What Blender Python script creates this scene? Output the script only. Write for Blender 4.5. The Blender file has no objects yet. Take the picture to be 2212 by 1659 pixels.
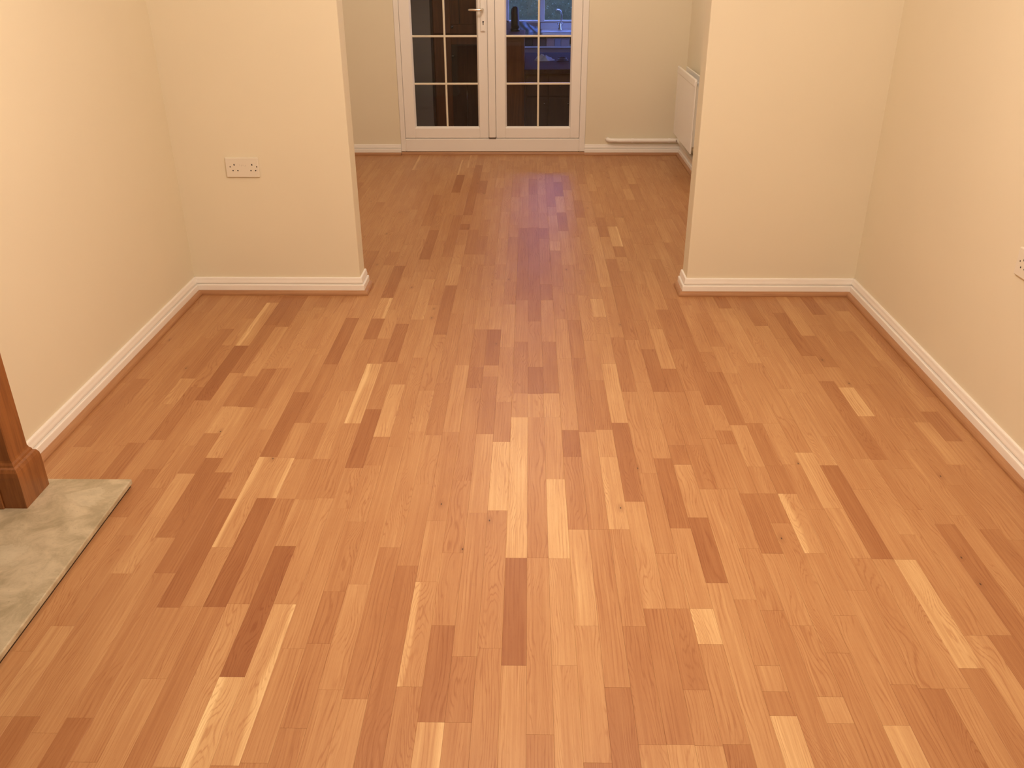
import bpy, bmesh, math, random
from mathutils import Vector, Matrix

# ---------------------------------------------------------------- camera
W_PX, H_PX = 2212, 1659
F_PX, CAM_H, PITCH, YAW, ROLL = 1887.45, 1.45, 0.46311, 0.02029, -0.00429
S = bpy.context.scene
COL = S.collection
cam_d = bpy.data.cameras.new('camera')
cam_d.sensor_fit = 'HORIZONTAL'
cam_d.sensor_width = 36.0
cam_d.lens = 36.0 * F_PX / W_PX
cam_d.clip_start = 0.02
cam = bpy.data.objects.new('camera', cam_d)
COL.objects.link(cam)
_r, _f, _u = Vector((1, 0, 0)), Vector((0, math.cos(PITCH), -math.sin(PITCH))), Vector((0, math.sin(PITCH), math.cos(PITCH)))
_c, _s = math.cos(ROLL), math.sin(ROLL)
_r, _u = _c * _r + _s * _u, -_s * _r + _c * _u
_Y = Matrix.Rotation(YAW, 3, 'Z')
CR, CU, CF = _Y @ _r, _Y @ _u, _Y @ _f
cam.matrix_world = Matrix(((CR.x, CU.x, -CF.x, 0), (CR.y, CU.y, -CF.y, 0), (CR.z, CU.z, -CF.z, CAM_H), (0, 0, 0, 1)))
S.camera = cam

# ---------------------------------------------------------------- world, exposure
wd = bpy.data.worlds.new('dusk_sky')
S.world = wd
wd.use_nodes = True
bg = wd.node_tree.nodes['Background']
bg.inputs[0].default_value = (0.17, 0.25, 0.85, 1)
bg.inputs[1].default_value = 9.0
S.view_settings.view_transform = 'Standard'
S.view_settings.look = 'None'
S.view_settings.gamma = 1.0
S.view_settings.use_curve_mapping = False
S.view_settings.exposure = 0.0

LAMP_COLOUR = (1.0, 0.82, 0.69)
FRONT_LAMP_W = 78.0
DINING_LAMP_W = 32.0

# ---------------------------------------------------------------- helpers
def srgb(r, g, b):
    f = lambda c: (c / 255 / 12.92) if c / 255 <= .04045 else ((c / 255 + .055) / 1.055) ** 2.4
    return (f(r), f(g), f(b), 1)

class NT:
    def __init__(s, name):
        s.m = bpy.data.materials.new(name)
        s.m.use_nodes = True
        s.t = s.m.node_tree
        s.b = s.t.nodes['Principled BSDF']
        s.out = s.t.nodes['Material Output']
    def n(s, typ, **kw):
        nd = s.t.nodes.new(typ)
        for k, v in kw.items():
            setattr(nd, k, v)
        return nd
    def put(s, sock, v):
        if hasattr(v, 'is_output'):
            s.t.links.new(v, sock)
        else:
            sock.default_value = v
    def math(s, op, a, b=0.0, c=0.0, clamp=False):
        nd = s.n('ShaderNodeMath', operation=op, use_clamp=clamp)
        for i, v in enumerate((a, b, c)):
            s.put(nd.inputs[i], v)
        return nd.outputs[0]
    def comb(s, x, y, z):
        nd = s.n('ShaderNodeCombineXYZ')
        for i, v in enumerate((x, y, z)):
            s.put(nd.inputs[i], v)
        return nd.outputs[0]
    def noise(s, vec, scale=1.0, detail=2.0, rough=.5, dist=0.0):
        nd = s.n('ShaderNodeTexNoise')
        s.put(nd.inputs['Vector'], vec)
        nd.inputs['Scale'].default_value = scale
        nd.inputs['Detail'].default_value = detail
        nd.inputs['Roughness'].default_value = rough
        nd.inputs['Distortion'].default_value = dist
        return nd.outputs['Fac']
    def mix(s, fac, a, b, blend='MIX'):
        nd = s.n('ShaderNodeMix', data_type='RGBA', blend_type=blend)
        s.put(nd.inputs[0], fac)
        s.put(nd.inputs[6], a)
        s.put(nd.inputs[7], b)
        return nd.outputs[2]
    def step(s, v, lo, hi):
        nd = s.n('ShaderNodeMapRange', interpolation_type='SMOOTHSTEP')
        s.put(nd.inputs['Value'], v)
        nd.inputs['From Min'].default_value = lo
        nd.inputs['From Max'].default_value = hi
        return nd.outputs['Result']
    def bump(s, h, strength=.2, dist=.001):
        nd = s.n('ShaderNodeBump')
        nd.inputs['Strength'].default_value = strength
        nd.inputs['Distance'].default_value = dist
        s.put(nd.inputs['Height'], h)
        s.t.links.new(nd.outputs[0], s.b.inputs['Normal'])
    def set(s, **kw):
        for k, v in kw.items():
            s.put(s.b.inputs[k.replace('_', ' ')], v)
        return s

def plain(name, rgb, rough=.5, var=.06, scale=14.0, metal=0.0, bump=0.0, bscale=220.0):
    t = NT(name)
    pos = t.n('ShaderNodeNewGeometry').outputs['Position']
    f = t.noise(pos, scale, 3)
    c0 = tuple(min(1, c * (1 - var)) for c in rgb[:3]) + (1,)
    c1 = tuple(min(1, c * (1 + var)) for c in rgb[:3]) + (1,)
    t.set(Base_Color=t.mix(f, c0, c1), Roughness=rough, Metallic=metal)
    if bump:
        t.bump(t.noise(pos, bscale, 2), bump, .0006)
    return t.m

def wood(name, light, dark, axis=2, rough=.4):
    """plain timber; the grain runs along one world axis"""
    t = NT(name)
    pos = t.n('ShaderNodeNewGeometry').outputs['Position']
    mp = t.n('ShaderNodeMapping')
    t.t.links.new(pos, mp.inputs[0])
    sc = [60.0, 60.0, 60.0]
    sc[axis] = 3.0
    mp.inputs['Scale'].default_value = sc
    f1 = t.noise(mp.outputs[0], 1.0, 4, .6, .6)
    f2 = t.noise(mp.outputs[0], 4.0, 2)
    f = t.math('ADD', t.math('MULTIPLY', f1, .8), t.math('MULTIPLY', f2, .25))
    t.set(Base_Color=t.mix(t.step(f, .3, .75), dark, light), Roughness=rough)
    t.bump(f1, .08, .0008)
    return t.m

# bmesh builders -----------------------------------------------------------
def box(bm, x0, x1, y0, y1, z0, z1, bev=0.0, seg=1):
    r = bmesh.ops.create_cube(bm, size=1.0)
    vs = r['verts']
    for v in vs:
        v.co = Vector(((x0 + x1) / 2 + v.co.x * (x1 - x0), (y0 + y1) / 2 + v.co.y * (y1 - y0), (z0 + z1) / 2 + v.co.z * (z1 - z0)))
    if bev:
        es = list({e for v in vs for e in v.link_edges})
        bmesh.ops.bevel(bm, geom=es, offset=bev, segments=seg, affect='EDGES', profile=.5)

def tube(bm, pts, rad, n=10, caps=True):
    pts = [Vector(p) for p in pts]
    rad = rad if isinstance(rad, (list, tuple)) else [rad] * len(pts)
    rings, up = [], Vector((0.31, 0.2, 0.93))
    for i, p in enumerate(pts):
        d = (pts[min(i + 1, len(pts) - 1)] - pts[max(i - 1, 0)]).normalized()
        a = d.cross(up)
        if a.length < 1e-4:
            a = d.cross(Vector((1, 0, 0)))
        a.normalize()
        b = d.cross(a).normalized()
        rings.append([bm.verts.new(p + rad[i] * (math.cos(2 * math.pi * j / n) * a + math.sin(2 * math.pi * j / n) * b)) for j in range(n)])
    for r0, r1 in zip(rings, rings[1:]):
        for j in range(n):
            bm.faces.new((r0[j], r0[(j + 1) % n], r1[(j + 1) % n], r1[j]))
    if caps:
        bm.faces.new(rings[0][::-1])
        bm.faces.new(rings[-1])

def lathe(bm, prof, cx, cy, n=20):
    rings = []
    for r, z in prof:
        rings.append([bm.verts.new((cx + r * math.cos(2 * math.pi * j / n), cy + r * math.sin(2 * math.pi * j / n), z)) for j in range(n)])
    for r0, r1 in zip(rings, rings[1:]):
        for j in range(n):
            bm.faces.new((r0[j], r0[(j + 1) % n], r1[(j + 1) % n], r1[j]))
    bm.faces.new(rings[0][::-1])
    bm.faces.new(rings[-1])

def sweep(bm, prof, path):
    """profile (outward offset, z) swept along a plan path with mitred corners; the outward side is the right of travel"""
    path = [Vector((p[0], p[1])) for p in path]
    rings = []
    for i, p in enumerate(path):
        nrm = []
        if i > 0:
            d = (p - path[i - 1]).normalized()
            nrm.append(Vector((d.y, -d.x)))
        if i < len(path) - 1:
            d = (path[i + 1] - p).normalized()
            nrm.append(Vector((d.y, -d.x)))
        m = nrm[0] if len(nrm) == 1 else (nrm[0] + nrm[1]) / (1 + nrm[0].dot(nrm[1]))
        rings.append([bm.verts.new((p.x + m.x * o, p.y + m.y * o, z)) for o, z in prof])
    n = len(prof)
    for r0, r1 in zip(rings, rings[1:]):
        for j in range(n):
            bm.faces.new((r0[j], r1[j], r1[(j + 1) % n], r0[(j + 1) % n]))
    bm.faces.new(rings[0])
    bm.faces.new(rings[-1][::-1])

def obj(name, bm, mat, parent=None, smooth=False):
    bmesh.ops.recalc_face_normals(bm, faces=bm.faces[:])
    me = bpy.data.meshes.new(name)
    bm.to_mesh(me)
    bm.free()
    if smooth:
        for p in me.polygons:
            p.use_smooth = True
    me.materials.append(mat)
    o = bpy.data.objects.new(name, me)
    COL.objects.link(o)
    if parent is not None:
        o.parent = parent
        o.matrix_parent_inverse = parent.matrix_world.inverted()
    return o

def boxes(name, lst, mat, parent=None, bev=0.0, seg=1):
    bm = bmesh.new()
    for b in lst:
        box(bm, *b, bev=bev, seg=seg)
    return obj(name, bm, mat, parent)

def empty(name, loc=(0, 0, 0)):
    o = bpy.data.objects.new(name, None)
    o.location = loc
    o.empty_display_size = .05
    COL.objects.link(o)
    o.matrix_world = Matrix.Translation(loc)
    return o

def struct(o):
    o['kind'] = 'structure'
    return o

def tag(o, label, cat, group=None):
    o['label'] = label
    o['category'] = cat
    if group:
        o['group'] = group
    return o

# ---------------------------------------------------------------- dimensions (metres; camera stands at x=0, y=0)
XL, XR = -1.5627, 1.5045          # side walls of the front room
YR = -1.30                        # wall behind the camera
YP, YP2 = 3.853, 3.971            # the two wall stubs either side of the opening
PL, PR = -0.784, 0.733            # opening between them
XDL, XD = -1.75, 1.178            # side walls of the dining end
YD = 6.926                        # wall with the glazed doors
ZC = 2.40                         # ceiling
SK = 0.079                        # skirting height

# ---------------------------------------------------------------- materials
M = {}
def wall_mat():
    t = NT('cream_wall_paint')
    pos = t.n('ShaderNodeNewGeometry').outputs['Position']
    f = t.noise(pos, 2.5, 3)
    t.set(Base_Color=t.mix(f, (.79, .715, .545, 1), (.83, .755, .575, 1)), Roughness=.62)
    t.b.inputs['Specular IOR Level'].default_value = .3
    t.bump(t.noise(pos, 260, 3), .10, .0006)
    return t.m
M['wall'] = wall_mat()
M['ceiling'] = plain('white_ceiling_paint', (.86, .84, .79), .8, .02, 3, bump=.1)
M['gloss'] = plain('white_gloss_paint', (.92, .88, .81), .28, .02, 5)
M['upvc'] = plain('white_upvc', (.90, .855, .79), .3, .02, 4)
M['plastic'] = plain('white_socket_plastic', (.80, .735, .61), .3, .02, 9)
M['black'] = plain('black_hole', (.008, .006, .005), .7)
M['screw_and_shade'] = plain('brown_screw_and_shade', (.05, .03, .018), .6)
M['mark'] = plain('faint_moulded_mark', (.50, .44, .36), .5)
M['radiator'] = plain('white_radiator_enamel', (.86, .83, .77), .25, .02, 5)
M['metal'] = plain('polished_metal', (.78, .74, .68), .22, .05, 30, metal=1.0)
M['bar'] = plain('pale_glazing_bar', (.80, .72, .56), .35, .03, 9)
M['subfloor'] = plain('dark_subfloor', (.10, .05, .025), .8, .2, 8)
M['surround'] = wood('stained_oak_surround', (.33, .125, .036, 1), (.20, .068, .018, 1), 2, .33)
M['bead'] = wood('oak_floor_bead', (.47, .245, .115, 1), (.38, .18, .08, 1), 1, .4)
M['bead_x'] = wood('oak_floor_bead_cross', (.47, .245, .115, 1), (.38, .18, .08, 1), 0, .4)

def oak_mat():
    """lacquered oak; tone, seed and sapwood side are stored on each stave"""
    t = NT('lacquered_oak')
    at = t.n('ShaderNodeAttribute', attribute_name='stave')
    sep = t.n('ShaderNodeSeparateXYZ')
    t.t.links.new(at.outputs['Vector'], sep.inputs[0])
    tone, seed, sap = sep.outputs[0], sep.outputs[1], sep.outputs[2]
    uv = t.n('ShaderNodeUVMap', uv_map='stave_uv')
    su = t.n('ShaderNodeSeparateXYZ')
    t.t.links.new(uv.outputs[0], su.inputs[0])
    u, v = su.outputs[0], su.outputs[1]           # u 0..1 across, v metres along
    x = t.math('MULTIPLY', u, .057)
    sd = t.math('MULTIPLY', seed, 61.7)
    # broad clouding, medium streaks, fine fibre
    broad = t.noise(t.comb(t.math('MULTIPLY', x, 22), t.math('MULTIPLY', v, 3.2), sd), 1, 2)
    streak = t.noise(t.comb(t.math('MULTIPLY', x, 150), t.math('MULTIPLY', v, 1.9), sd), 1, 3, .6)
    fibre = t.noise(t.comb(t.math('MULTIPLY', x, 700), t.math('MULTIPLY', v, 7), sd), 1, 2)
    # growth rings: straight on some staves, arched (cathedral) on others
    warp = t.noise(t.comb(t.math('MULTIPLY', x, 13), t.math('MULTIPLY', v, 3.4), t.math('ADD', sd, 9)), 1, 1)
    fig = t.math('MULTIPLY', t.math('FRACT', t.math('MULTIPLY', seed, 17.0)), .13)
    d = t.math('ADD', x, t.math('MULTIPLY', t.math('SUBTRACT', warp, .5), fig))
    d = t.math('ADD', d, t.math('MULTIPLY', t.math('SUBTRACT', t.noise(t.comb(t.math('MULTIPLY', x, 95), t.math('MULTIPLY', v, 5), t.math('ADD', sd, 6)), 1, 2), .5), .014))
    d = t.math('ADD', d, t.math('MULTIPLY', t.math('SUBTRACT', t.noise(t.comb(t.math('MULTIPLY', x, 420), t.math('MULTIPLY', v, 13), t.math('ADD', sd, 5)), 1, 2), .5), .0022))
    ring = t.math('SINE', t.math('MULTIPLY', d, t.math('MULTIPLY_ADD', t.math('FRACT', t.math('MULTIPLY', seed, 31.0)), 560.0, 520.0)))
    ringl = t.math('POWER', t.math('MULTIPLY_ADD', ring, .5, .5), 6.0)
    gate = t.step(t.noise(t.comb(t.math('MULTIPLY', x, 30), t.math('MULTIPLY', v, 4.5), t.math('ADD', sd, 4)), 1, 2), .36, .62)
    ringl = t.math('MULTIPLY', ringl, gate)
    tt = t.math('ADD', tone, t.math('MULTIPLY', t.math('SUBTRACT', broad, .5), 1.25))
    tt = t.math('ADD', tt, t.math('MULTIPLY', t.math('SUBTRACT', streak, .5), 1.9))
    tt = t.math('ADD', tt, t.math('MULTIPLY', t.math('SUBTRACT', fibre, .5), 1.0))
    tt = t.math('SUBTRACT', tt, t.math('MULTIPLY', ringl, t.math('MULTIPLY_ADD', streak, 2.4, -.25)))
    pore = t.step(t.noise(t.comb(t.math('MULTIPLY', x, 1500), t.math('MULTIPLY', v, 46), t.math('ADD', sd, 3)), 1, 1), .60, .74)
    tt = t.math('SUBTRACT', tt, t.math('MULTIPLY', pore, .5))
    tt = t.math('ADD', tt, .25)
    # sapwood along one edge
    ue = t.math('ADD', u, t.math('MULTIPLY', t.math('SUBTRACT', t.noise(t.comb(0.0, t.math('MULTIPLY', v, 2.2), t.math('ADD', sd, 2)), 1, 1), .5), .8))
    sl = t.math('MULTIPLY', t.math('SUBTRACT', 1.0, t.step(ue, .10, .30)), t.math('LESS_THAN', sap, -.5))
    sr = t.math('MULTIPLY', t.step(ue, .70, .92), t.math('GREATER_THAN', sap, .5))
    tt = t.math('ADD', tt, t.math('MULTIPLY', t.math('ADD', sl, sr), 1.15))
    ex = lambda base, k: t.math('MULTIPLY', t.math('EXPONENT', t.math('MULTIPLY', tt, k)), base)
    cc = t.n('ShaderNodeCombineColor')
    for i, (b, k) in enumerate(((.455, .205), (.222, .345), (.092, .42))):
        t.t.links.new(ex(b, k), cc.inputs[i])
    # small knots and pin holes
    vo = t.n('ShaderNodeTexVoronoi', voronoi_dimensions='2D')
    t.put(vo.inputs['Vector'], t.comb(t.math('MULTIPLY_ADD', x, 14, sd), t.math('MULTIPLY_ADD', v, 6, sd), 0.0))
    vo.inputs['Scale'].default_value = 1.0
    vs = t.n('ShaderNodeSeparateColor')
    t.t.links.new(vo.outputs['Color'], vs.inputs[0])
    rare = t.math('GREATER_THAN', vs.outputs[0], .94)
    knot = t.math('MULTIPLY', t.math('SUBTRACT', 1.0, t.step(vo.outputs['Distance'], .012, .040)), rare)
    halo = t.math('MULTIPLY', t.math('SUBTRACT', 1.0, t.step(vo.outputs['Distance'], .03, .22)), t.math('MULTIPLY', rare, .35))
    col = t.mix(halo, cc.outputs[0], (.26, .10, .035, 1))
    col = t.mix(t.math('MULTIPLY', knot, .9), col, (.045, .018, .008, 1))
    t.set(Base_Color=col, Roughness=t.math('MULTIPLY_ADD', fibre, .10, .37))
    t.b.inputs['Specular IOR Level'].default_value = .42
    t.bump(fibre, .05, .0004)
    return t.m
M['oak'] = oak_mat()

def stone_mat():
    t = NT('beige_limestone')
    pos = t.n('ShaderNodeNewGeometry').outputs['Position']
    f = t.step(t.noise(pos, 13, 6, .65, .5), .30, .72)
    fine = t.noise(pos, 130, 3)
    vo = t.n('ShaderNodeTexVoronoi')
    t.t.links.new(pos, vo.inputs['Vector'])
    vo.inputs['Scale'].default_value = 7.0
    vs = t.n('ShaderNodeSeparateColor')
    t.t.links.new(vo.outputs['Color'], vs.inputs[0])
    dd = t.math('ADD', vo.outputs['Distance'], t.math('MULTIPLY', t.math('SUBTRACT', f, .5), .5))
    fossil = t.math('MULTIPLY', t.math('SUBTRACT', 1.0, t.step(dd, .26, .36)), t.math('GREATER_THAN', vs.outputs[1], .55))
    c = t.mix(f, (.37, .305, .19, 1), (.62, .525, .36, 1))
    c = t.mix(t.math('MULTIPLY', fossil, .38), c, (.74, .66, .48, 1))
    c = t.mix(t.math('MULTIPLY', t.step(fine, .60, .78), .35), c, (.26, .20, .12, 1))
    t.set(Base_Color=c, Roughness=.35)
    return t.m
M['stone'] = stone_mat()

def glass_mat():
    t = NT('clear_pane_glass')
    tr = t.n('ShaderNodeBsdfTransparent')
    tr.inputs[0].default_value = (.93, .95, .94, 1)
    gl = t.n('ShaderNodeBsdfGlossy')
    gl.inputs['Roughness'].default_value = .02
    fr = t.n('ShaderNodeFresnel')
    fr.inputs[0].default_value = 1.45
    mx = t.n('ShaderNodeMixShader')
    t.t.links.new(t.math('MULTIPLY', fr.outputs[0], .7), mx.inputs[0])
    t.t.links.new(tr.outputs[0], mx.inputs[1])
    t.t.links.new(gl.outputs[0], mx.inputs[2])
    t.t.links.new(mx.outputs[0], t.out.inputs['Surface'])
    return t.m
M['glass'] = glass_mat()

# ---------------------------------------------------------------- room shell
struct(boxes('wall_left', [(XL - .1, XL, YR - .1, YP2, 0, ZC)], M['wall']))
struct(boxes('wall_right', [(XR, XR + .1, YR - .1, YP2, 0, ZC)], M['wall']))
struct(boxes('wall_rear', [(XL, XR, YR - .1, YR, 0, ZC)], M['wall']))
struct(boxes('wall_pier_left', [(XDL - .1, PL, YP, YP2, 0, ZC)], M['wall'], bev=.004, seg=2))
struct(boxes('wall_pier_right', [(PR, XR + .1, YP, YP2, 0, ZC)], M['wall'], bev=.004, seg=2))
struct(boxes('wall_header', [(PL, PR, YP, YP2, 2.2, ZC)], M['wall']))
struct(boxes('wall_dining_left', [(XDL - .1, XDL, YP2, YD, 0, ZC)], M['wall']))
struct(boxes('wall_dining_right', [(XD, XD + .1, YP2, YD, 0, ZC)], M['wall']))
DOX0, DOX1 = -1.0005, .4355
struct(boxes('wall_door', [(XDL - .1, DOX0, YD, YD + .12, -.45, ZC), (DOX1, 2.2, YD, YD + .12, -.45, ZC), (DOX0, DOX1, YD, YD + .12, 2.05, ZC)], M['wall']))
struct(boxes('ceiling', [(XDL - .1, XR + .1, YR - .1, YD + .12, ZC, ZC + .1)], M['ceiling']))

# skirting and the oak bead at its foot
SKP = [(0, .012), (.019, .012), (.019, .0405), (.0185, .0445), (.0165, .0468), (.0075, .0472), (.0070, .0484), (.0070, .0508), (.0120, .0518), (.0120, .0575), (.0098, .0660), (.0086, .0745), (.0070, .0780), (.0045, SK), (0, SK)]
BEP = [(.0185, .0), (.036, .0), (.0365, .006), (.0345, .0115), (.0305, .0165), (.0255, .0195), (.0185, .0205)]
def skirting(name, path):
    bm = bmesh.new()
    sweep(bm, SKP, path)
    return struct(obj(name, bm, M['gloss']))
TRIM = [0]
def bead(path, mat='bead'):
    TRIM[0] += 1
    bm = bmesh.new()
    sweep(bm, BEP, path)
    return struct(obj('trim_%d' % TRIM[0], bm, M[mat]))
G = .0006
runs = [
    ('baseboard_left', [(XL, 2.172), (XL, YP - .0005)], 'bead'),
    ('baseboard_pier_left', [(XL + .0006, YP), (PL, YP), (PL, YP2 + .004)], 'bead_x'),
    ('baseboard_pier_right', [(PR, YP2 + .004), (PR, YP), (XR, YP)], 'bead_x'),
    ('baseboard_right', [(XR, YP - .0005), (XR, YR)], 'bead'),
    ('baseboard_left_rear', [(XL, YR), (XL, .83)], 'bead'),
    ('baseboard_rear', [(XR, YR), (XL, YR)], 'bead_x'),
    ('baseboard_door_left', [(XDL, YD), (DOX0 + .002, YD)], 'bead_x'),
    ('baseboard_door_right', [(DOX1 - .004, YD), (XD, YD)], 'bead_x'),
    ('baseboard_dining_right', [(XD, YD), (XD, YP2)], 'bead'),
    ('baseboard_dining_left', [(XDL, YP2), (XDL, YD)], 'bead'),
]
for nm, path, bmat in runs:
    skirting(nm, path)
    bead(path, bmat)
# bead along the foot of the glazed doors
bm = bmesh.new()
sweep(bm, [(.0, 0), (.017, 0), (.0165, .008), (.0125, .017), (.006, .021), (0, .022)], [(DOX0 + .003, YD), (DOX1 - .003, YD)])
TRIM[0] += 1
struct(obj('trim_%d' % TRIM[0], bm, M['bead_x']))

# ---------------------------------------------------------------- oak floor, stave by stave
PITCH_W = .0570
FLOOR_BASE = -.014
random.seed(41)
# strips across the room (k * 57 mm), start and end of each stave along the room, tone, sapwood edge
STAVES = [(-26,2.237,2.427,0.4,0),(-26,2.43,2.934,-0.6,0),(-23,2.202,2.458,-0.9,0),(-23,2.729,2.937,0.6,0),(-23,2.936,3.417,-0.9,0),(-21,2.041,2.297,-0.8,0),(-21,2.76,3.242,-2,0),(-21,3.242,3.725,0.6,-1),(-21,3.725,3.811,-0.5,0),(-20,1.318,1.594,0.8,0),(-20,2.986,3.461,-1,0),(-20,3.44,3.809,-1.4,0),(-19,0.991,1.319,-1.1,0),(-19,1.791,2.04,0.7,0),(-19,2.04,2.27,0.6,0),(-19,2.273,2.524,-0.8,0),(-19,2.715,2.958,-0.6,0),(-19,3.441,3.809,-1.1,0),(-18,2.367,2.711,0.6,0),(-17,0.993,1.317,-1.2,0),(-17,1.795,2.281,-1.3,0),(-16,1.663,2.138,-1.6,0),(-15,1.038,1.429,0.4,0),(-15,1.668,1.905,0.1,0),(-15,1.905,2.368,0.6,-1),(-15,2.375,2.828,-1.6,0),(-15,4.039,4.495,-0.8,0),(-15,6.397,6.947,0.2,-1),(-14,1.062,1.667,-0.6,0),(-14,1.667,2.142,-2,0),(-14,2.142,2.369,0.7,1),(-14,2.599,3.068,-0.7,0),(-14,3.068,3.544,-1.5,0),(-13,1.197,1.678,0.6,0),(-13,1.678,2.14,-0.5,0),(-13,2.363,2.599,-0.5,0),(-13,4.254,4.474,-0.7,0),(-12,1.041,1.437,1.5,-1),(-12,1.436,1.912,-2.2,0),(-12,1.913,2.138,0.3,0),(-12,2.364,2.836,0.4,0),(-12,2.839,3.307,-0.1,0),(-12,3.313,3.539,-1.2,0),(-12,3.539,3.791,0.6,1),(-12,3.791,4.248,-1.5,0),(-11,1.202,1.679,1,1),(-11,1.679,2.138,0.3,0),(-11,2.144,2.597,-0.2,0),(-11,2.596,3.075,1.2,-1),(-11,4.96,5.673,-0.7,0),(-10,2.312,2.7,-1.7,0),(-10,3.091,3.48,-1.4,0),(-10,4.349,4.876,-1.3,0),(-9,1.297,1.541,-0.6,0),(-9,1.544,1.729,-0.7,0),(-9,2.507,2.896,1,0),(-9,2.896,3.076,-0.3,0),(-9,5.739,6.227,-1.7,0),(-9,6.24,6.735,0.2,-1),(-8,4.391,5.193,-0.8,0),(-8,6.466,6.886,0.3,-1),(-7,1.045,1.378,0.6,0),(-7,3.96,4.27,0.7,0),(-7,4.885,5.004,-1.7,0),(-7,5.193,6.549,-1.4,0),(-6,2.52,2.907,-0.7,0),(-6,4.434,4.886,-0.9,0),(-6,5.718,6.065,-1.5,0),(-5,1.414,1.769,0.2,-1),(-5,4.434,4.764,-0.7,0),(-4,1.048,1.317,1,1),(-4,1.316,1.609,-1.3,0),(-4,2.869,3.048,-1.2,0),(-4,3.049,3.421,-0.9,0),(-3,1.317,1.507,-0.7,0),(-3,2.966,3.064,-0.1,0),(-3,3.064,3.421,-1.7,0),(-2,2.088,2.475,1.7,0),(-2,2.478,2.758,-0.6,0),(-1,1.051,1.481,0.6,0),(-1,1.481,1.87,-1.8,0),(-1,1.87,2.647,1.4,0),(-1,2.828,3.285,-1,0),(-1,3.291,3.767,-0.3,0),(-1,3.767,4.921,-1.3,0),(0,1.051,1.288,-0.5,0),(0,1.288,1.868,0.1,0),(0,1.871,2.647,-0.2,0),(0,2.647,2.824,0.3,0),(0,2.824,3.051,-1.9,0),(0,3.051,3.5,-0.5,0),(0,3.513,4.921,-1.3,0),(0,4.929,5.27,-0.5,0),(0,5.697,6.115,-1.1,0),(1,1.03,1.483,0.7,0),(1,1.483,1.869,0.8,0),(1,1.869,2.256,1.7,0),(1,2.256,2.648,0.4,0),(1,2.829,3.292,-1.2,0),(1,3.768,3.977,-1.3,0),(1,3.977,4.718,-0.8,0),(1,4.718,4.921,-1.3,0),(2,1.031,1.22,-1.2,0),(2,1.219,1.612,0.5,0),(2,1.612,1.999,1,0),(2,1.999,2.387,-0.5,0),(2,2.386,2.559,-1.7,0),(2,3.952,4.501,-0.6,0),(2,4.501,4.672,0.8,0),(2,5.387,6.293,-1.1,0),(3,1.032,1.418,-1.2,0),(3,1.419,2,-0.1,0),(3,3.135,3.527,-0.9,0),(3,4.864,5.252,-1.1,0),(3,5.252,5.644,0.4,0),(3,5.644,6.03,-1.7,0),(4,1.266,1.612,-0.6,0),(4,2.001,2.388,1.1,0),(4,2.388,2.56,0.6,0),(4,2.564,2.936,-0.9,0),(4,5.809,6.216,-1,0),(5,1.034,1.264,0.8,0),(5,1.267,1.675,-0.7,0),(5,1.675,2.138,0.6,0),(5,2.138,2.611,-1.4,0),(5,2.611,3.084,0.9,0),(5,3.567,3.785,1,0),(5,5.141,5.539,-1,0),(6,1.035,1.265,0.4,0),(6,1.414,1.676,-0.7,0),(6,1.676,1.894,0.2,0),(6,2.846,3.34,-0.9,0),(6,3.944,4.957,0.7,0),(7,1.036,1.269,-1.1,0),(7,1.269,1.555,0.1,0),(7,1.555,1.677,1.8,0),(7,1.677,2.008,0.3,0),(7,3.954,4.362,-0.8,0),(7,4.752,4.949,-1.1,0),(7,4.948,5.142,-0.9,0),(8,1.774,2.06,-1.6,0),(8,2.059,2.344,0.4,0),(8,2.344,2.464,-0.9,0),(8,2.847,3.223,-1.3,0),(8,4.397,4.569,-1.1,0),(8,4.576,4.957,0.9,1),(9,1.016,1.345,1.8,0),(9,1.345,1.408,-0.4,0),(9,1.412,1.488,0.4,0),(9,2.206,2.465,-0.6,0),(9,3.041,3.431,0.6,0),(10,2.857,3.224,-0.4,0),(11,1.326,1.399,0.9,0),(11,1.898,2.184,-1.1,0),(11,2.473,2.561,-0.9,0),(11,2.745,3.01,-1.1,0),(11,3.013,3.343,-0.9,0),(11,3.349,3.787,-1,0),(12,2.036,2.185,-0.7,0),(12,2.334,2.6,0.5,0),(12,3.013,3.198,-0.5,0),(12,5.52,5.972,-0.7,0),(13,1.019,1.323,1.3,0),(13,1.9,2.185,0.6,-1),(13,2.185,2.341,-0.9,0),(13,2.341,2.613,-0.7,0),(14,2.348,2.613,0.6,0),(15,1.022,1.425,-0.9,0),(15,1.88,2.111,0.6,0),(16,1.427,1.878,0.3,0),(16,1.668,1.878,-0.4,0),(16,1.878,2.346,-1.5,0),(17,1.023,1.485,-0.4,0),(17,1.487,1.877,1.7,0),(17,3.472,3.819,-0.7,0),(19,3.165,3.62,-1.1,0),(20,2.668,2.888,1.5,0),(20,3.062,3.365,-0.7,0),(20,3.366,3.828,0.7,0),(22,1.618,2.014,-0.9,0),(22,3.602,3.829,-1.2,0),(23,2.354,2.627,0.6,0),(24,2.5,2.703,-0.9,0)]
floor = struct(boxes('floor', [(XL - .05, XR + .05, YR - .05, YP + .06, -.06, FLOOR_BASE), (XDL - .05, XD + .05, YP + .06, YD, -.06, FLOOR_BASE), (DOX0, DOX1, YD, YD + .12, -.45, -.002)], M['subfloor']))
known = {}
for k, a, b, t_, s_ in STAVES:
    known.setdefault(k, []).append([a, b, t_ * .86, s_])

def split(a, b):
    out, y = [], a
    while b - y > 1e-4:
        l = random.choice((random.uniform(.22, .40), random.uniform(.30, .58), random.uniform(.40, .70)))
        if b - y - l < .16:
            l = b - y if b - y < .70 else (b - y) * random.uniform(.42, .58)
        l = min(l, b - y)
        out.append((y, y + l))
        y += l
    return out

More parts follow.
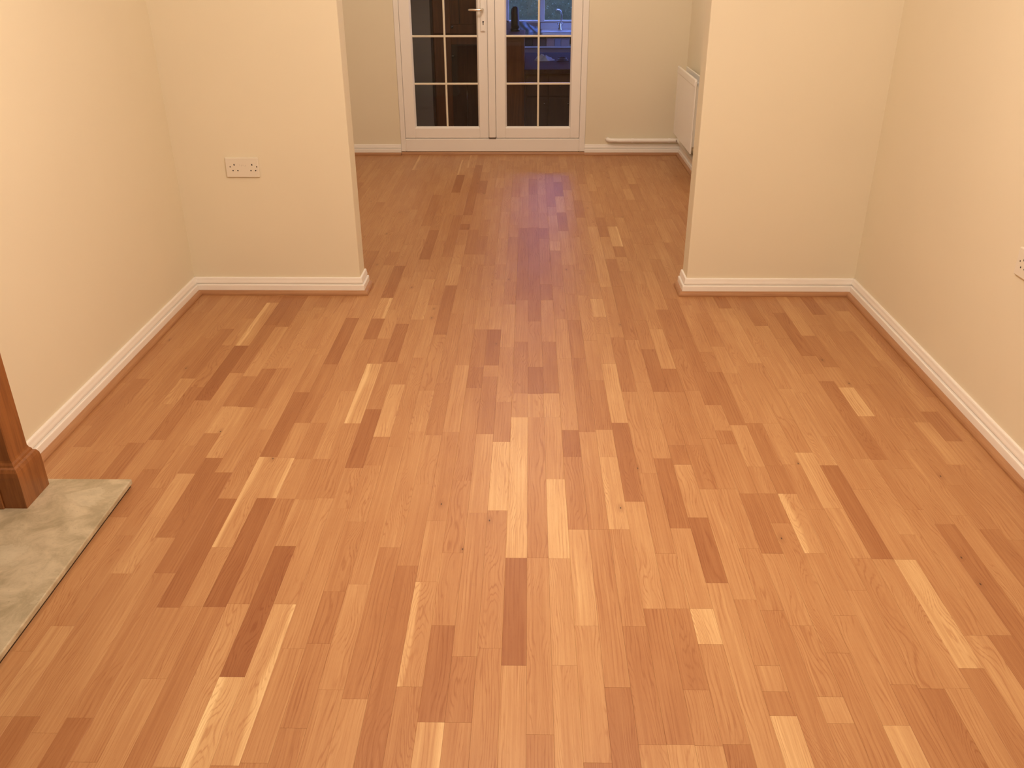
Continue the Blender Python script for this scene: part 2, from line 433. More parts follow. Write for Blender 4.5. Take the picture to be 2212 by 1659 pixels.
def tone_rand(y=0):
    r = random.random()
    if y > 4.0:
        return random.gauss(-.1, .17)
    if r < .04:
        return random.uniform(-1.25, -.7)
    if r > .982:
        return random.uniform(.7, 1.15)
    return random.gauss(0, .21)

pieces = []
k0, k1 = math.floor(XDL / PITCH_W), math.ceil(XR / PITCH_W)
for k in range(k0, k1):
    xa, xb = k * PITCH_W, (k + 1) * PITCH_W
    ylo = YR if xb > XL and xa < XR else YP2 - .06
    yhi = YD if xa < XD else YP + .06
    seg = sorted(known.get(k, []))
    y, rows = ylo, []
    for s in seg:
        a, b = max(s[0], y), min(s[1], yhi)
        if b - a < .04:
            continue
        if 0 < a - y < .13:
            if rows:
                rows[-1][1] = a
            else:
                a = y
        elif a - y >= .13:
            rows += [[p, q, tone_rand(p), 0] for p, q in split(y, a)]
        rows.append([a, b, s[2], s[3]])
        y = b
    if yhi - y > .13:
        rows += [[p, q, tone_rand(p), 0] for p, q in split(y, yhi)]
    elif rows:
        rows[-1][1] = yhi
    lim_lo = XL if ylo < 0 else XDL
    lim_hi = XR if yhi < YD else XD
    for a, b, t_, s_ in rows:
        x0 = max(xa, XL if b < YP else XDL)
        x1 = min(xb, XR if a < YP - .1 else xb)
        if x1 - x0 > .004 and b - a > .01:
            pieces.append((k, x0, x1, a, b, t_, s_))

CP = Vector((0, 0, CAM_H))
def project(x, y):
    d = Vector((x, y, 0)) - CP
    z = d.dot(CF)
    if z < .05:
        return None
    return (W_PX / 2 + F_PX * d.dot(CR) / z, H_PX / 2 - F_PX * d.dot(CU) / z)

def seen_area(p):
    k, x0, x1, a, b = p[:5]
    if b < 1.0:
        return 0
    if a > YP and (x0 + x1) / 2 < PL * a / YP or a > YP and (x0 + x1) / 2 > PR * a / YP:
        return 0                                   # behind the wall stubs
    if x1 < -1.19 and b < 2.2:
        return 0                                   # under the hearth
    q = [project(x, y) for x, y in ((x0, a), (x1, a), (x1, b), (x0, b))]
    if any(c is None for c in q):
        return 0
    q = [(min(max(c[0], 0), W_PX), min(max(c[1], 0), H_PX)) for c in q]
    s = sum(q[i][0] * q[(i + 1) % 4][1] - q[(i + 1) % 4][0] * q[i][1] for i in range(4))
    return abs(s) / 2

GAP, CH = .00008, .00030
def stave_geo(p, origin, verts, faces, uvs, cols):
    k, x0, x1, a, b, t_, s_ = p
    ox, oy = origin
    base = len(verts)
    X0, X1, Y0, Y1 = x0 + GAP - ox, x1 - GAP - ox, a + GAP - oy, b - GAP - oy
    # the board edges (every third strip) stand a touch more open than the glued staves inside a board
    cl = CH * (1.9 if (k + 1) % 3 == 0 else .6)
    cr = CH * (1.9 if (k + 2) % 3 == 0 else .6)
    quad = lambda xa, xb, ya, yb, z: [(xa, ya, z), (xb, ya, z), (xb, yb, z), (xa, yb, z)]
    verts += quad(X0, X1, Y0, Y1, FLOOR_BASE) + quad(X0, X1, Y0, Y1, -CH) + quad(X0 + cl, X1 - cr, Y0 + CH, Y1 - CH, 0)
    fs = [(8, 9, 10, 11)]
    for i in range(4):
        j = (i + 1) % 4
        fs += [(i, j, 4 + j, 4 + i), (4 + i, 4 + j, 8 + j, 8 + i)]
    seed = random.random()
    for f in fs:
        faces.append(tuple(base + i for i in f))
        for i in f:
            vx, vy, _ = verts[base + i]
            uvs.append(((vx + ox - k * PITCH_W) / PITCH_W, vy + oy - a + 3 * seed))
            cols.append((t_, seed, s_, 1))

def stave_mesh(name, verts, faces, uvs, cols):
    me = bpy.data.meshes.new(name)
    me.from_pydata(verts, [], faces)
    me.uv_layers.new(name='stave_uv')
    me.attributes.new('stave', 'FLOAT_VECTOR', 'CORNER')
    me.uv_layers['stave_uv'].data.foreach_set('uv', [c for uv in uvs for c in uv])
    me.attributes['stave'].data.foreach_set('vector', [c for col in cols for c in col[:3]])
    me.materials.append(M['oak'])
    return me

pieces.sort(key=lambda p: -seen_area(p))
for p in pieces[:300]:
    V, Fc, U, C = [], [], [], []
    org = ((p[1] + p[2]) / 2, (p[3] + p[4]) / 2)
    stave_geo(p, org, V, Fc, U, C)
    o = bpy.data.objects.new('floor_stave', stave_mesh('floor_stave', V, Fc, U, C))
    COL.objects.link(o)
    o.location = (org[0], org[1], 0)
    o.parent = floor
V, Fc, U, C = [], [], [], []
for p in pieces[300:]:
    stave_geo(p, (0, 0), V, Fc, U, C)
o = bpy.data.objects.new('floor_stave_field', stave_mesh('floor_stave_field', V, Fc, U, C))
COL.objects.link(o)
o.parent = floor
o['kind'] = 'stuff'

# ---------------------------------------------------------------- glazed double doors
door = empty('door_1', (-.2825, YD, 0))
struct(door)
f0, f1 = YD - .002, YD + .068
boxes('frame', [(-1.0, -.962, f0, f1, .0235, 2.04), (.389, .435, f0, f1, .0235, 2.04), (-.962, .389, f0, f1, 1.957, 2.04), (-.962, .389, f0, f1, .0235, .122)], M['upvc'], door, bev=.004)
GZ = [.202, .526, .863, 1.200, 1.537, 1.875]
def leaf(x0, x1, g0, g1, name):
    l0, l1 = YD + .003, YD + .062
    lf = boxes(name, [(x0, g0, l0, l1, .126, 1.953), (g1, x1, l0, l1, .126, 1.953), (g0, g1, l0, l1, .126, GZ[0]), (g0, g1, l0, l1, GZ[-1], 1.953)], M['upvc'], door, bev=.003)
    # sloping glazing bead round the glass
    bm = bmesh.new()
    o_, w = .0, .010
    for (xa, za, xb, zb) in ((g0, GZ[0], g1, GZ[0]), (g1, GZ[0], g1, GZ[-1]), (g1, GZ[-1], g0, GZ[-1]), (g0, GZ[-1], g0, GZ[0])):
        cx, cz = (g0 + g1) / 2, (GZ[0] + GZ[-1]) / 2
        sx = lambda x: x + (w if x < cx else -w)
        sz = lambda z: z + (w if z < cz else -w)
        vs = [bm.verts.new(c) for c in ((xa, l0 + .003, za), (xb, l0 + .003, zb), (sx(xb), YD + .026, sz(zb)), (sx(xa), YD + .026, sz(za)))]
        bm.faces.new(vs)
    obj('glazing_bead', bm, M['upvc'], lf)
    mx = (g0 + g1) / 2
    bm = bmesh.new()
    box(bm, mx - .0072, mx + .0072, YD + .021, YD + .039, GZ[0], GZ[-1], bev=.003)
    obj('glazing_bar', bm, M['bar'], lf)
    for z in GZ[1:-1]:
        bm = bmesh.new()
        box(bm, g0, g1, YD + .0215, YD + .0385, z - .0072, z + .0072, bev=.003)
        obj('glazing_bar', bm, M['bar'], lf)
    for za, zb in zip(GZ, GZ[1:]):
        for xa, xb in ((g0, mx), (mx, g1)):
            bm = bmesh.new()
            box(bm, xa + .001, xb - .001, YD + .027, YD + .033, za + .001, zb - .001)
            obj('pane', bm, M['glass'], lf)
    return lf
leaf_l = leaf(-.9605, -.312, -.882, -.382, 'door_leaf')
leaf_r = leaf(-.255, .3875, -.182, .318, 'door_leaf')
boxes('meeting_post', [(-.310, -.257, YD - .010, YD + .058, .131, 1.948)], M['upvc'], door, bev=.005, seg=2)
boxes('post_foot', [(-.311, -.256, YD - .006, YD + .050, .124, .130)], M['screw_and_shade'], door)
# handle with back plate and keyhole
boxes('handle_plate', [(-.362, -.326, YD - .008, YD + .004, .895, 1.115)], M['upvc'], leaf_l, bev=.006, seg=3)
bm = bmesh.new()
tube(bm, [(-.344, YD - .004, 1.046), (-.344, YD - .040, 1.046), (-.348, YD - .048, 1.046), (-.362, YD - .052, 1.046), (-.430, YD - .050, 1.047), (-.446, YD - .046, 1.047)], [.011, .010, .010, .0095, .0090, .0075], 12)
obj('handle', bm, M['metal'], leaf_l, smooth=True)
bm = bmesh.new()
tube(bm, [(-.341, YD - .0086, .964), (-.341, YD - .0075, .964)], .0062, 14)
box(bm, -.3440, -.3380, YD - .0085, YD - .0076, .943, .964)
obj('keyhole', bm, M['black'], leaf_l)
boxes('plate_screw', [(-.349, -.335, YD - .0088, YD - .0078, .9005, .9025)], M['screw_and_shade'], leaf_l)

# ---------------------------------------------------------------- wall sockets
def socket(name, origin, ux, nrm, label):
    """twin socket; origin is the lower corner, ux runs along the plate, nrm points into the room"""
    root = empty(name, origin)
    ux, nrm, uz = Vector(ux), Vector(nrm), Vector((0, 0, 1))
    o = Vector(origin)
    basis = Matrix((ux, nrm, uz)).transposed()
    def slab(nm, u0, u1, z0, z1, d0, d1, mat, bev=0, rnd=False, seg=2):
        bm = bmesh.new()
        if rnd:
            tube(bm, [((u0 + u1) / 2, d0, (z0 + z1) / 2), ((u0 + u1) / 2, d1, (z0 + z1) / 2)], (u1 - u0) / 2, 16)
        else:
            box(bm, u0, u1, d0, d1, z0, z1, bev, seg)
        for v in bm.verts:
            v.co = basis @ v.co + o
        return obj(nm, bm, mat, root)
    slab('face_plate', 0, .146, 0, .086, 0, .0095, M['plastic'], .0032, seg=3)
    for u in (.0389, .1176):
        slab('earth_slot', u - .0021, u + .0021, .0515, .0595, .009, .0098, M['black'])
    for u in (.0312, .0526, .1106, .1315):
        slab('pin_hole', u - .0030, u + .0030, .027, .033, .009, .0098, M['black'], rnd=True)
    for u in (.0205, .1377):
        slab('plate_screw', u - .0028, u + .0028, .0436, .0492, .009, .0098, M['screw_and_shade'], rnd=True)
    # the faint moulded strokes between the two outlets
    for u, z, w, h in ((.0640, .0545, .0010, .0050), (.0716, .0520, .0010, .0062), (.0785, .0530, .0010, .0055), (.0868, .0500, .0044, .0010), (.0898, .0528, .0010, .0050)):
        slab('moulded_stroke', u - w / 2, u + w / 2, z - h / 2, z + h / 2, .0092, .0097, M['mark'])
    return tag(root, label, 'socket')
socket('wall_socket', (-1.335, YP - .0001, .5455), (1, 0, 0), (0, -1, 0), 'white twin wall socket on the wall stub left of the opening')
socket('wall_socket', (XR - .0001, 2.592, .5455), (0, -1, 0), (-1, 0, 0), 'white twin wall socket on the long right-hand wall above the skirting')

# ---------------------------------------------------------------- radiator and pipe at the dining end
rad = empty('panel_radiator', (1.10, 6.2, .2))
RY0, RY1, RZ0, RZ1 = 5.955, 6.715, .205, .685
boxes('front_panel', [(1.078, 1.088, RY0, RY1, RZ0, RZ1 - .012)], M['radiator'], rad, bev=.004, seg=2)
bm = bmesh.new()
box(bm, 1.0735, 1.090, RY0 + .01, RY1 - .01, RZ1 - .052, RZ1 - .004, bev=.006, seg=3)
obj('top_seam', bm, M['radiator'], rad)
boxes('rear_panel', [(1.138, 1.148, RY0, RY1, RZ0, RZ1 - .008)], M['radiator'], rad, bev=.004, seg=2)
bm = bmesh.new()
y = RY0 + .03
while y < RY1 - .03:
    box(bm, 1.088, 1.138, y, y + .003, RZ0 + .04, RZ1 - .05)
    y += .033
obj('fins', bm, M['radiator'], rad)
for y in (RY0 + .18, RY1 - .18):
    boxes('wall_bracket', [(1.148, XD - .001, y - .015, y + .015, RZ0 + .05, RZ1 - .06)], M['radiator'], rad)
tag(rad, 'white double panel radiator on the dining end wall beside the glazed doors', 'radiator')
pipe = empty('heating_pipe', (.9, YD - .02, .11))
bm = bmesh.new()
PX = XD - .0235
tube(bm, [(.604, YD + .004, .118), (.612, YD - .012, .116), (.628, YD - .020, .113), (.70, YD - .0235, .112), (PX - .03, YD - .0235, .112), (PX - .008, YD - .0265, .112), (PX, YD - .034, .112), (PX, YD - .06, .112), (PX, 5.90, .112), (PX - .02, 5.88, .112), (PX - .036, 5.88, .13), (PX - .036, 5.88, .235), (PX - .036, 5.90, .25), (PX - .036, 5.955, .25)], .0160, 16)
obj('pipe_run', bm, M['gloss'], pipe, smooth=True)
for x in (1.082, .80):
    bm = bmesh.new()
    tube(bm, [(x - .008, YD - .0235, .112), (x + .008, YD - .0235, .112)], 0.0185, 16)
    box(bm, x - .007, x + .007, YD - .012, YD - .0005, .100, .124)
    obj('pipe_clip', bm, M['gloss'], pipe)
tag(pipe, 'white painted heating pipe clipped along the wall just above the skirting', 'pipe')

# ---------------------------------------------------------------- fireplace
hearth = empty('hearth', (XL, 1.5, 0))
boxes('hearth_slab', [(XL + .001, -1.189, .80, 2.201, .0095, .0255)], M['stone'], hearth, bev=.003, seg=2)
boxes('hearth_shadow_gap', [(XL + .001, -1.195, .806, 2.195, .0003, .0095)], M['screw_and_shade'], hearth)  # dark layer under the slab, painting the shadow line along its edge
tag(hearth, 'beige mottled limestone hearth slab lying on the oak floor', 'hearth')
fs = empty('fire_surround', (XL, 1.5, .0255))
def fire_leg(y0, y1, inner):
    """inner = +1 / -1: the side of the leg that faces the fire opening"""
    bm = bmesh.new()
    xw = XL + .0005
    a0, a1 = y0 + .019, y1 - .019
    box(bm, xw, -1.443, a0, a1, .150, 1.02, bev=.002)
    lg = obj('leg', bm, M['surround'], fs)
    # plinth block with a moulded cap
    bm = bmesh.new()
    prof = [(0, .0258), (0, .126), (.0015, .140), (.006, .150), (.012, .154), (.0135, .160), (.0175, .166), (.0190, .172)]
    rings = [[bm.verts.new(c) for c in ((xw, y0 + i, z), (-1.424 - i, y0 + i, z), (-1.424 - i, y1 - i, z), (xw, y1 - i, z))] for i, z in prof]
    for r0, r1 in zip(rings, rings[1:]):
        for j in range(4):
            bm.faces.new((r0[j], r0[(j + 1) % 4], r1[(j + 1) % 4], r1[j]))
    bm.faces.new(rings[0][::-1])
    bm.faces.new(rings[-1])
    obj('plinth', bm, M['surround'], fs)
    yi = y0 if inner < 0 else y1
    s = inner
    boxes('return_strip', [(xw, -1.487, min(yi, yi + s * .006), max(yi, yi + s * .006), .0258, .148)], M['surround'], fs, bev=.002)
    boxes('inner_panel', [(xw, -1.515, min(yi - s * .018, yi + s * .20), max(yi - s * .018, yi + s * .20), .0258, 1.0)], M['stone'], fs)
fire_leg(2.043, 2.170, -1)
fire_leg(.83, .957, 1)
boxes('frieze', [(XL + .0005, -1.435, .85, 2.15, 1.02, 1.17)], M['surround'], fs, bev=.003)
bm = bmesh.new()
box(bm, XL + .0005, -1.375, .78, 2.22, 1.17, 1.215, bev=.008, seg=3)
obj('mantel_shelf', bm, M['surround'], fs)
boxes('fire_back', [(XL + .0005, -1.545, 1.1, 1.9, .0258, .80)], M['black'], fs)
boxes('header_panel', [(XL + .0005, -1.516, .957, 2.043, .80, 1.018)], M['stone'], fs)
tag(fs, 'stained oak fire surround with moulded plinth blocks standing on the hearth', 'fire surround')

# ---------------------------------------------------------------- ceiling lamps (above the frame)
def lamp(x, y, z, watt, label):
    r = empty('ceiling_lamp', (x, y, ZC))
    bm = bmesh.new()
    lathe(bm, [(.05, ZC - .0005), (.05, ZC - .02), (.03, ZC - .032), (.006, ZC - .035)], x, y)
    obj('ceiling_rose', bm, M['plastic'], r, smooth=True)
    bm = bmesh.new()
    tube(bm, [(x, y, ZC - .03), (x, y, z + .10)], .003, 8)
    obj('cord', bm, M['plastic'], r)
    bm = bmesh.new()
    lathe(bm, [(.012, z + .11), (.022, z + .10), (.022, z + .055), (.018, z + .05)], x, y)
    obj('lamp_holder', bm, M['plastic'], r, smooth=True)
    d = bpy.data.lights.new('bulb', 'POINT')
    d.energy = watt
    d.color = LAMP_COLOUR
    d.shadow_soft_size = .045
    b = bpy.data.objects.new('bulb', d)
    COL.objects.link(b)
    b.location = (0, 0, z - ZC)
    b.parent = r
    tag(r, label, 'lamp')
lamp(.03, 1.85, 2.08, FRONT_LAMP_W, 'pendant ceiling lamp hanging in the middle of the front room')
lamp(-.05, 5.50, 2.12, DINING_LAMP_W, 'pendant ceiling lamp hanging over the dining end floor')

# ---------------------------------------------------------------- kitchen beyond the doors (two steps down)
ZK, YK0, YK1, XK0, XK1 = -.40, YD + .12, 11.60, -1.70, 2.10
M['kwall'] = plain('kitchen_wall_paint', (.36, .27, .22), .7, .03, 3)
M['kbrown'] = plain('brown_partition_paint', (.30, .23, .18), .6, .05, 4)
M['ktile'] = plain('dark_kitchen_floor', (.12, .10, .09), .4, .2, 6)
M['kwood'] = wood('brown_kitchen_timber', (.24, .085, .030, 1), (.15, .050, .018, 1), 2, .75)
M['kdark'] = wood('dark_unit_timber', (.075, .036, .020, 1), (.045, .020, .012, 1), 2, .7)
M['granite'] = plain('speckled_worktop', (.050, .036, .040), .9, .8, 60)
M['granite'].node_tree.nodes['Principled BSDF'].inputs['Specular IOR Level'].default_value = .10
M['ceramic'] = plain('white_ceramic', (.82, .82, .82), .2, .02, 6)
M['foliage'] = plain('hedge_leaves', (.10, .13, .05), .7, .6, 18)
M['blue'] = plain('blue_printed_plastic', (.30, .46, .95), .25, .7, 26)
M['cloth'] = plain('pale_cloth', (.55, .60, .82), .8, .25, 40)
M['wire'] = plain('dark_lead', (.012, .011, .013), .45)

struct(boxes('floor_kitchen', [(XK0, XK1, YK0, YK1, ZK - .05, ZK)], M['ktile']))
struct(boxes('ceiling_kitchen', [(XK0 - .1, XK1 + .1, YK0, YK1 + .1, 2.1, 2.2)], M['kwall']))
struct(boxes('wall_kitchen_left', [(XK0 - .1, XK0, YK0, YK1 + .1, ZK, 2.1)], M['kwall']))
SY0, SY1, SZ0, SZ1 = 9.15, 10.95, .30, 1.95       # unseen side window, added to throw blue light on the sink
struct(boxes('wall_kitchen_right', [(XK1, XK1 + .1, YK0, SY0, ZK, 2.1), (XK1, XK1 + .1, SY1, YK1 + .1, ZK, 2.1), (XK1, XK1 + .1, SY0, SY1, ZK, SZ0), (XK1, XK1 + .1, SY0, SY1, SZ1, 2.1)], M['kwall']))
side = empty('added_window_2', (XK1 + .05, 10.05, SZ0))
struct(side)
boxes('window_frame', [(XK1 + .02, XK1 + .08, SY0, SY0 + .05, SZ0, SZ1), (XK1 + .02, XK1 + .08, SY1 - .05, SY1, SZ0, SZ1), (XK1 + .02, XK1 + .08, SY0, SY1, SZ0, SZ0 + .05), (XK1 + .02, XK1 + .08, SY0, SY1, SZ1 - .05, SZ1)], M['upvc'], side, bev=.004)
boxes('pane', [(XK1 + .045, XK1 + .051, SY0 + .05, SY1 - .05, SZ0 + .05, SZ1 - .05)], M['glass'], side)
WX0, WX1, WZ0, WZ1 = -.30, 1.45, .640, 1.85
struct(boxes('wall_kitchen_far', [(XK0, WX0, YK1 - .22, YK1, ZK, 2.1), (WX1, XK1, YK1 - .22, YK1, ZK, 2.1), (WX0, WX1, YK1 - .22, YK1, ZK, WZ0), (WX0, WX1, YK1 - .22, YK1, WZ1, 2.1)], M['kwall']))
win = empty('window_1', (.5, YK1 - .1, WZ0))
struct(win)
wy0, wy1 = YK1 - .19, YK1 - .12
boxes('window_frame', [(WX0, WX0 + .05, wy0, wy1, WZ0, WZ1), (WX1 - .05, WX1, wy0, wy1, WZ0, WZ1), (WX0, WX1, wy0, wy1, WZ0, WZ0 + .022), (WX0, WX1, wy0, wy1, WZ1 - .05, WZ1)], M['upvc'], win, bev=.004)
boxes('window_mullion', [(.125, .180, wy0 - .004, wy1, WZ0, WZ1)], M['upvc'], win, bev=.004)
boxes('window_mullion', [(.80, .855, wy0 - .004, wy1, WZ0, WZ1)], M['upvc'], win, bev=.004)
for a, b in ((WX0 + .05, .125), (.180, .80), (.855, WX1 - .05)):
    boxes('pane', [(a, b, wy0 + .03, wy0 + .036, WZ0 + .02, WZ1 - .05)], M['glass'], win)

def hedge(name, x0, x1, y, z1, label):
    bm = bmesh.new()
    rnd = random.Random(7)
    for i in range(15000):
        c = Vector((rnd.uniform(x0, x1), y + rnd.uniform(-.25, .35), rnd.uniform(-.35, z1) + .12 * math.sin(rnd.uniform(0, 6))))
        a = Vector((rnd.uniform(-1, 1), rnd.uniform(-1, 1), rnd.uniform(-1, 1))).normalized()
        b = a.cross(Vector((rnd.uniform(-1, 1), rnd.uniform(-1, 1), rnd.uniform(-1, 1)))).normalized()
        s = rnd.uniform(.007, .019)
        vs = [bm.verts.new(c + a * s), bm.verts.new(c + b * s * .5), bm.verts.new(c - a * s), bm.verts.new(c - b * s * .5)]
        bm.faces.new(vs)
    root = empty(name, ((x0 + x1) / 2, y, -.4))
    lv = obj('foliage', bm, M['foliage'], root)
    lv['kind'] = 'stuff'
    boxes('hedge_core', [(x0 + .1, x1 - .1, y + .10, y + .45, -.40, z1 - .12)], M['foliage'], root, bev=.08, seg=2)
    tag(root, label, 'hedge')
hedge('garden_hedge', -1.6, 2.6, 13.2, 1.15, 'dark garden hedge standing outside the kitchen window')
struct(boxes('ground_outside', [(-4, 5, YK1, 16, ZK - .05, ZK)], M['ktile']))

# partition and tall wooden cupboard behind the left leaf
struct(boxes('wall_partition', [(XK0, -.868, 8.20, 8.30, ZK, 2.1)], M['kbrown']))
cup = empty('tall_cupboard', (-.57, 8.45, ZK))
boxes('carcass', [(-.845, -.300, 8.20, 8.75, ZK, 2.0)], M['kwood'], cup, bev=.003)
def panel_door(z0, z1, kz):
    x0, x1 = -.838, -.306
    d = boxes('cupboard_door', [(x0, x0 + .150, 8.178, 8.198, z0, z1), (x1 - .08, x1, 8.178, 8.198, z0, z1), (x0 + .15, x1 - .08, 8.178, 8.198, z0, z0 + .075), (x0 + .15, x1 - .08, 8.178, 8.198, z1 - .08, z1)], M['kwood'], cup, bev=.004)
    boxes('door_panel', [(x0 + .152, x1 - .082, 8.187, 8.197, z0 + .077, z1 - .082)], M['kdark'] if z1 < 1 else M['kwood'], d)
    boxes('panel_stile', [(x0 + .225, x0 + .232, 8.185, 8.188, z0 + .077, z1 - .082)], M['kdark'], d)
    bm = bmesh.new()
    tube(bm, [(x0 + .165, 8.178, kz), (x0 + .165, 8.166, kz), (x0 + .165, 8.152, kz)], [.006, .006, .013], 12)
    obj('knob', bm, M['metal'], d, smooth=True)
panel_door(-.32, .772, .60)
panel_door(.782, 1.95, .838)
boxes('dark_gap_strip', [(-.867, -.8455, 8.215, 8.30, ZK, 2.0)], M['kdark'], cup)  # dark strip stands in for the shaded gap beside the partition
tag(cup, 'tall brown wooden cupboard with two panelled doors behind the glazed doors', 'cupboard')
pole = empty('metal_pole', (-.545, 8.08, ZK))
bm = bmesh.new()
tube(bm, [(-.553, 8.08, ZK), (-.551, 8.08, .30), (-.550, 8.08, .355), (-.545, 8.07, .375), (-.535, 8.06, .388)], .0055, 10)
obj('shaft', bm, M['metal'], pole, smooth=True)
bm = bmesh.new()
tube(bm, [(-.553, 8.08, ZK + .0005), (-.553, 8.08, ZK + .03)], .010, 10)
obj('rubber_foot', bm, M['wire'], pole)
tag(pole, 'thin pale metal pole with a bent tip standing before the tall cupboard', 'pole')

# brown unit, kettle
unit = empty('low_cupboard', (-.16, 8.65, ZK))
boxes('carcass', [(-.290, -.045, 8.36, 8.98, ZK, .722)], M['kwood'], unit, bev=.003)
boxes('top_board', [(-.295, -.040, 8.345, 8.985, .722, .747)], M['kwood'], unit, bev=.004)
boxes('end_door', [(-.270, -.062, 8.348, 8.359, ZK + .1, .70)], M['kwood'], unit, bev=.003)
tag(unit, 'narrow brown wooden cupboard with the black kettle on top', 'cupboard')
ket = empty('kettle', (-.135, 8.85, .747))
bm = bmesh.new()
lathe(bm, [(.045, .7475), (.047, .760), (.040, .775)], -.135, 8.85)
obj('power_base', bm, M['wire'], ket, smooth=True)
bm = bmesh.new()
lathe(bm, [(.038, .776), (.041, .80), (.036, .88), (.029, .945), (.020, .958), (.006, .962)], -.135, 8.85)
obj('jug', bm, M['wire'], ket, smooth=True)
bm = bmesh.new()
tube(bm, [(-.15, 8.875, .94), (-.165, 8.905, .935), (-.17, 8.915, .90), (-.165, 8.91, .83), (-.15, 8.885, .80)], .007, 8)
obj('handle', bm, M['wire'], ket, smooth=True)
tag(ket, 'black jug kettle standing on the narrow brown cupboard', 'kettle')

# dark units with the speckled worktop
isl = empty('base_units', (.55, 8.7, ZK))
boxes('carcass', [(-.0395, 1.20, 8.10, 9.40, ZK, .46)], M['kdark'], isl)
for i, (a, b) in enumerate(((-.025, .165), (.170, .375), (.380, .78), (.785, 1.195))):
    for za, zb in ((.27, .445), (-.28, .26)):
        fr_ = boxes('drawer_front' if za > 0 else 'unit_door', [(a, b, 8.080, 8.099, za, zb)], M['kdark'], isl, bev=.004)
        bm = bmesh.new()
        kx, kz = ((a + b) / 2, (za + zb) / 2) if za > 0 else (b - .03, zb - .05)
        tube(bm, [(kx, 8.080, kz), (kx, 8.070, kz), (kx, 8.060, kz)], [.004, .004, .009], 10)
        obj('knob', bm, M['metal'], fr_, smooth=True)
boxes('plinth_board', [(-.02, 1.19, 8.13, 8.15, ZK, -.29)], M['kdark'], isl)
tag(isl, 'dark wooden kitchen base units with small knobs below the speckled worktop', 'kitchen unit')
wt = boxes('worktop', [(-.045, 1.22, 8.04, 9.42, .461, .500)], M['granite'], bev=.006, seg=2)
tag(wt, 'purple grey speckled worktop on the dark base units', 'worktop')

def cloth(name, cx, cy, z, w, d, h, mat, label, cat, seedn):
    rnd = random.Random(seedn)
    ph = [rnd.uniform(0, 6) for _ in range(6)]
    bm = bmesh.new()
    NR, NA = 14, 48
    rings = []
    for i in range(NR + 1):
        q = i / NR
        ring = []
        for j in range(NA):
            a = 2 * math.pi * j / NA
            edge = 1 + .10 * math.sin(3 * a + ph[0]) + .06 * math.sin(7 * a + ph[1])
            x, y = q * edge * math.cos(a), q * edge * math.sin(a)
            hh = (1 - q ** 3) * (.62 + .22 * math.sin(4 * x + 2.5 * y + ph[2]) + .16 * math.sin(9 * x - 5 * y + ph[3]) + .10 * math.sin(13 * y + 6 * x + ph[4]))
            ring.append(bm.verts.new((cx + x * w / 2, cy + y * d / 2, z + .0008 + h * max(0, hh))))
        rings.append(ring)
    for r0, r1 in zip(rings[1:], rings[2:]):
        for j in range(NA):
            bm.faces.new((r0[j], r0[(j + 1) % NA], r1[(j + 1) % NA], r1[j]))
    bm.faces.new(rings[1])
    for v in rings[0]:
        bm.verts.remove(v)
    low = [bm.verts.new((v.co.x, v.co.y, z + .0003)) for v in rings[-1]]
    for j in range(NA):
        bm.faces.new((rings[-1][j], rings[-1][(j + 1) % NA], low[(j + 1) % NA], low[j]))
    bm.faces.new(low[::-1])
    return tag(obj(name, bm, mat, None, True), label, cat)
cloth('folded_cloth', .135, 8.74, .500, .19, .17, .052, M['cloth'], 'crumpled pale cloth lying on the speckled worktop', 'cloth', 3)
bm = bmesh.new()
pts = []
for i in range(60):
    a = i / 59 * 5 * math.pi
    pts.append((.305 + (.055 - .0004 * i) * math.cos(a), 8.57 + .05 * math.sin(a), .506 + .0006 * i))
tube(bm, pts, .004, 6)
tag(obj('coiled_cable', bm, M['wire'], None, True), 'dark cable coiled on the worktop beside the pale cloth', 'cable')

# sink run below the kitchen window
run = empty('sink_unit', (.3, 11.2, ZK))
boxes('carcass', [(-.42, 1.55, 11.08, 11.379, ZK, .38)], M['kwall'], run)
boxes('shelf_edge', [(-.07, 1.55, 11.05, 11.379, .385, .403)], M['ceramic'], run, bev=.003)
boxes('shelf_back', [(-.42, 1.55, 11.33, 11.379, .404, .50)], M['kdark'], run)
boxes('shelf_end', [(-.42, -.072, 11.08, 11.329, .385, .50)], M['kdark'], run)
tag(run, 'pale sink unit with an open shelf of boxes under the kitchen window', 'kitchen unit')
snk = empty('ceramic_sink', (.8, 11.2, .5))
bm = bmesh.new()
box(bm, .130, 1.55, 11.03, 11.379, .505, .568, bev=.026, seg=5)
obj('sink_rim', bm, M['ceramic'], snk, smooth=False)
boxes('upstand', [(.130, 1.55, 11.340, 11.379, .566, .636)], M['ceramic'], snk, bev=.004)
tag(snk, 'white ceramic sink with a rounded front below the window', 'sink')
ctr = boxes('drainer_top', [(-.42, .128, 11.04, 11.379, .501, .521)], M['kwood'], bev=.004)
tag(ctr, 'brown wooden drainer top left of the ceramic sink', 'worktop')
tap = empty('kitchen_tap', (.36, 11.19, .568))
bm = bmesh.new()
lathe(bm, [(.026, .5685), (.026, .58), (.018, .60), (.015, .64), (.011, .66)], .362, 11.19, 16)
obj('tap_body', bm, M['metal'], tap, smooth=True)
bm = bmesh.new()
tube(bm, [(.365, 11.19, .655), (.378, 11.185, .69), (.380, 11.18, .735), (.370, 11.17, .775), (.350, 11.15, .795), (.325, 11.13, .800), (.312, 11.12, .790)], .0075, 12)
obj('spout', bm, M['metal'], tap, smooth=True)
for x in (.335, .392):
    bm = bmesh.new()
    tube(bm, [(.362, 11.19, .615), (x, 11.19, .625), (x, 11.19, .655)], [.006, .007, .009], 10)
    obj('lever', bm, M['metal'], tap, smooth=True)
tag(tap, 'chrome swan neck kitchen tap on the ceramic sink', 'tap')
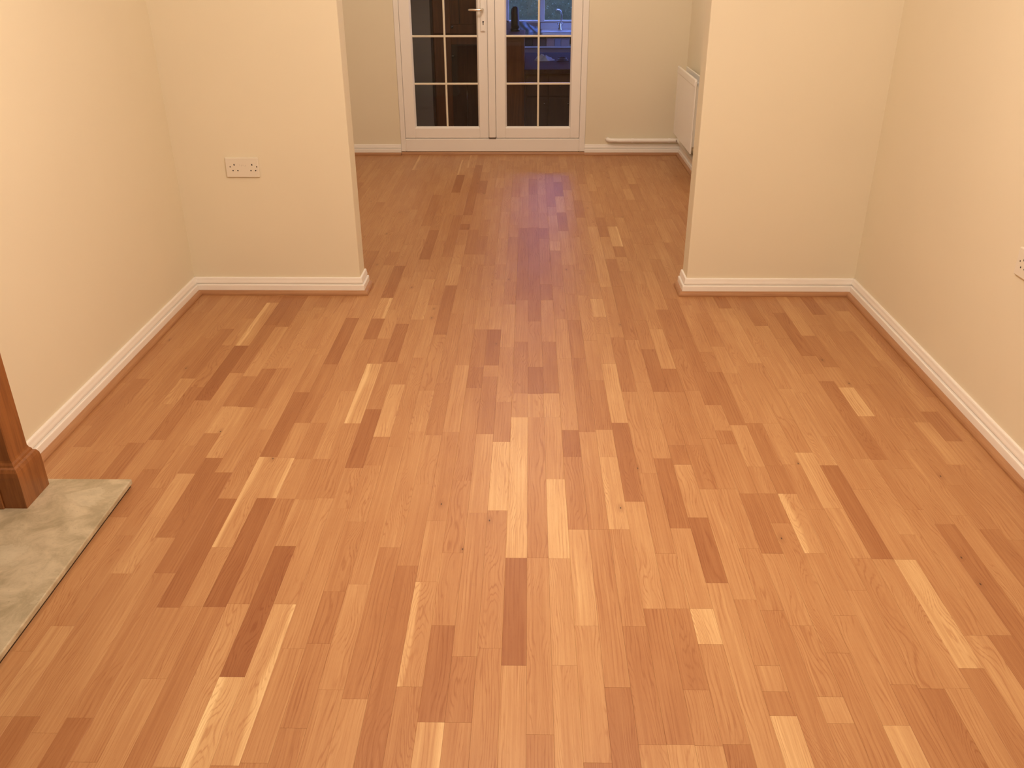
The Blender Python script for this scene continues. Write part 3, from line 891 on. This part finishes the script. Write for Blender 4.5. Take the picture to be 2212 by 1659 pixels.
# blue bag slumped on the drainer
bm = bmesh.new()
NX, NZ = 22, 14
rnd = random.Random(5)
ph = [rnd.uniform(0, 6) for _ in range(8)]
grid = {}
for side in (0, 1):
    for i in range(NX + 1):
        for j in range(NZ + 1):
            a, b = i / NX, j / NZ
            thick = .055 * math.sin(math.pi * a) ** .6 * (1 - .75 * b) + .002
            top = .165 - .075 * a + .010 * math.sin(9 * a + ph[0])
            fold = .010 * math.sin(17 * a + 5 * b + ph[1]) + .008 * math.sin(9 * b - 11 * a + ph[2])
            grid[side, i, j] = bm.verts.new((-.135 + .255 * a + .012 * math.sin(6 * b + ph[3]) - .02 * b, 11.17 + (thick + fold * .8) * (-1 if side == 0 else 1), .5225 + b * top))
for side in (0, 1):
    for i in range(NX):
        for j in range(NZ):
            q = [grid[side, i, j], grid[side, i + 1, j], grid[side, i + 1, j + 1], grid[side, i, j + 1]]
            bm.faces.new(q if side == 0 else q[::-1])
for j in range(NZ):
    for i in (0, NX):
        bm.faces.new([grid[0, i, j], grid[0, i, j + 1], grid[1, i, j + 1], grid[1, i, j]])
for i in range(NX):
    bm.faces.new([grid[0, i, 0], grid[1, i, 0], grid[1, i + 1, 0], grid[0, i + 1, 0]])
tag(obj('plastic_bag', bm, M['blue'], None, True), 'crumpled blue plastic bag slumped on the wooden drainer', 'bag')
# boxes on the open shelf
cols = [((.035, .02, .025), 'black'), ((.09, .035, .045), 'dark maroon'), ((.16, .10, .07), 'brown'), ((.50, .32, .28), 'pink'), ((.36, .38, .46), 'blue grey'), ((.48, .40, .40), 'pale beige')]
x = -.058
for (c, nm), w in zip(cols, (.094, .075, .086, .100, .075, .105)):
    r = empty('storage_box', (x + w / 2, 11.14, .403))
    mt = plain(nm.replace(' ', '_') + '_card', c, .6, .08, 20)
    boxes('box_body', [(x + .002, x + w - .003, 11.07, 11.25, .4035, .476)], mt, r, bev=.002)
    boxes('box_lid', [(x + .0005, x + w - .0015, 11.068, 11.252, .4765, .490)], mt, r, bev=.002)
    tag(r, nm + ' storage box on the open shelf under the sink', 'box', 'boxes on the shelf under the sink')
    x += w
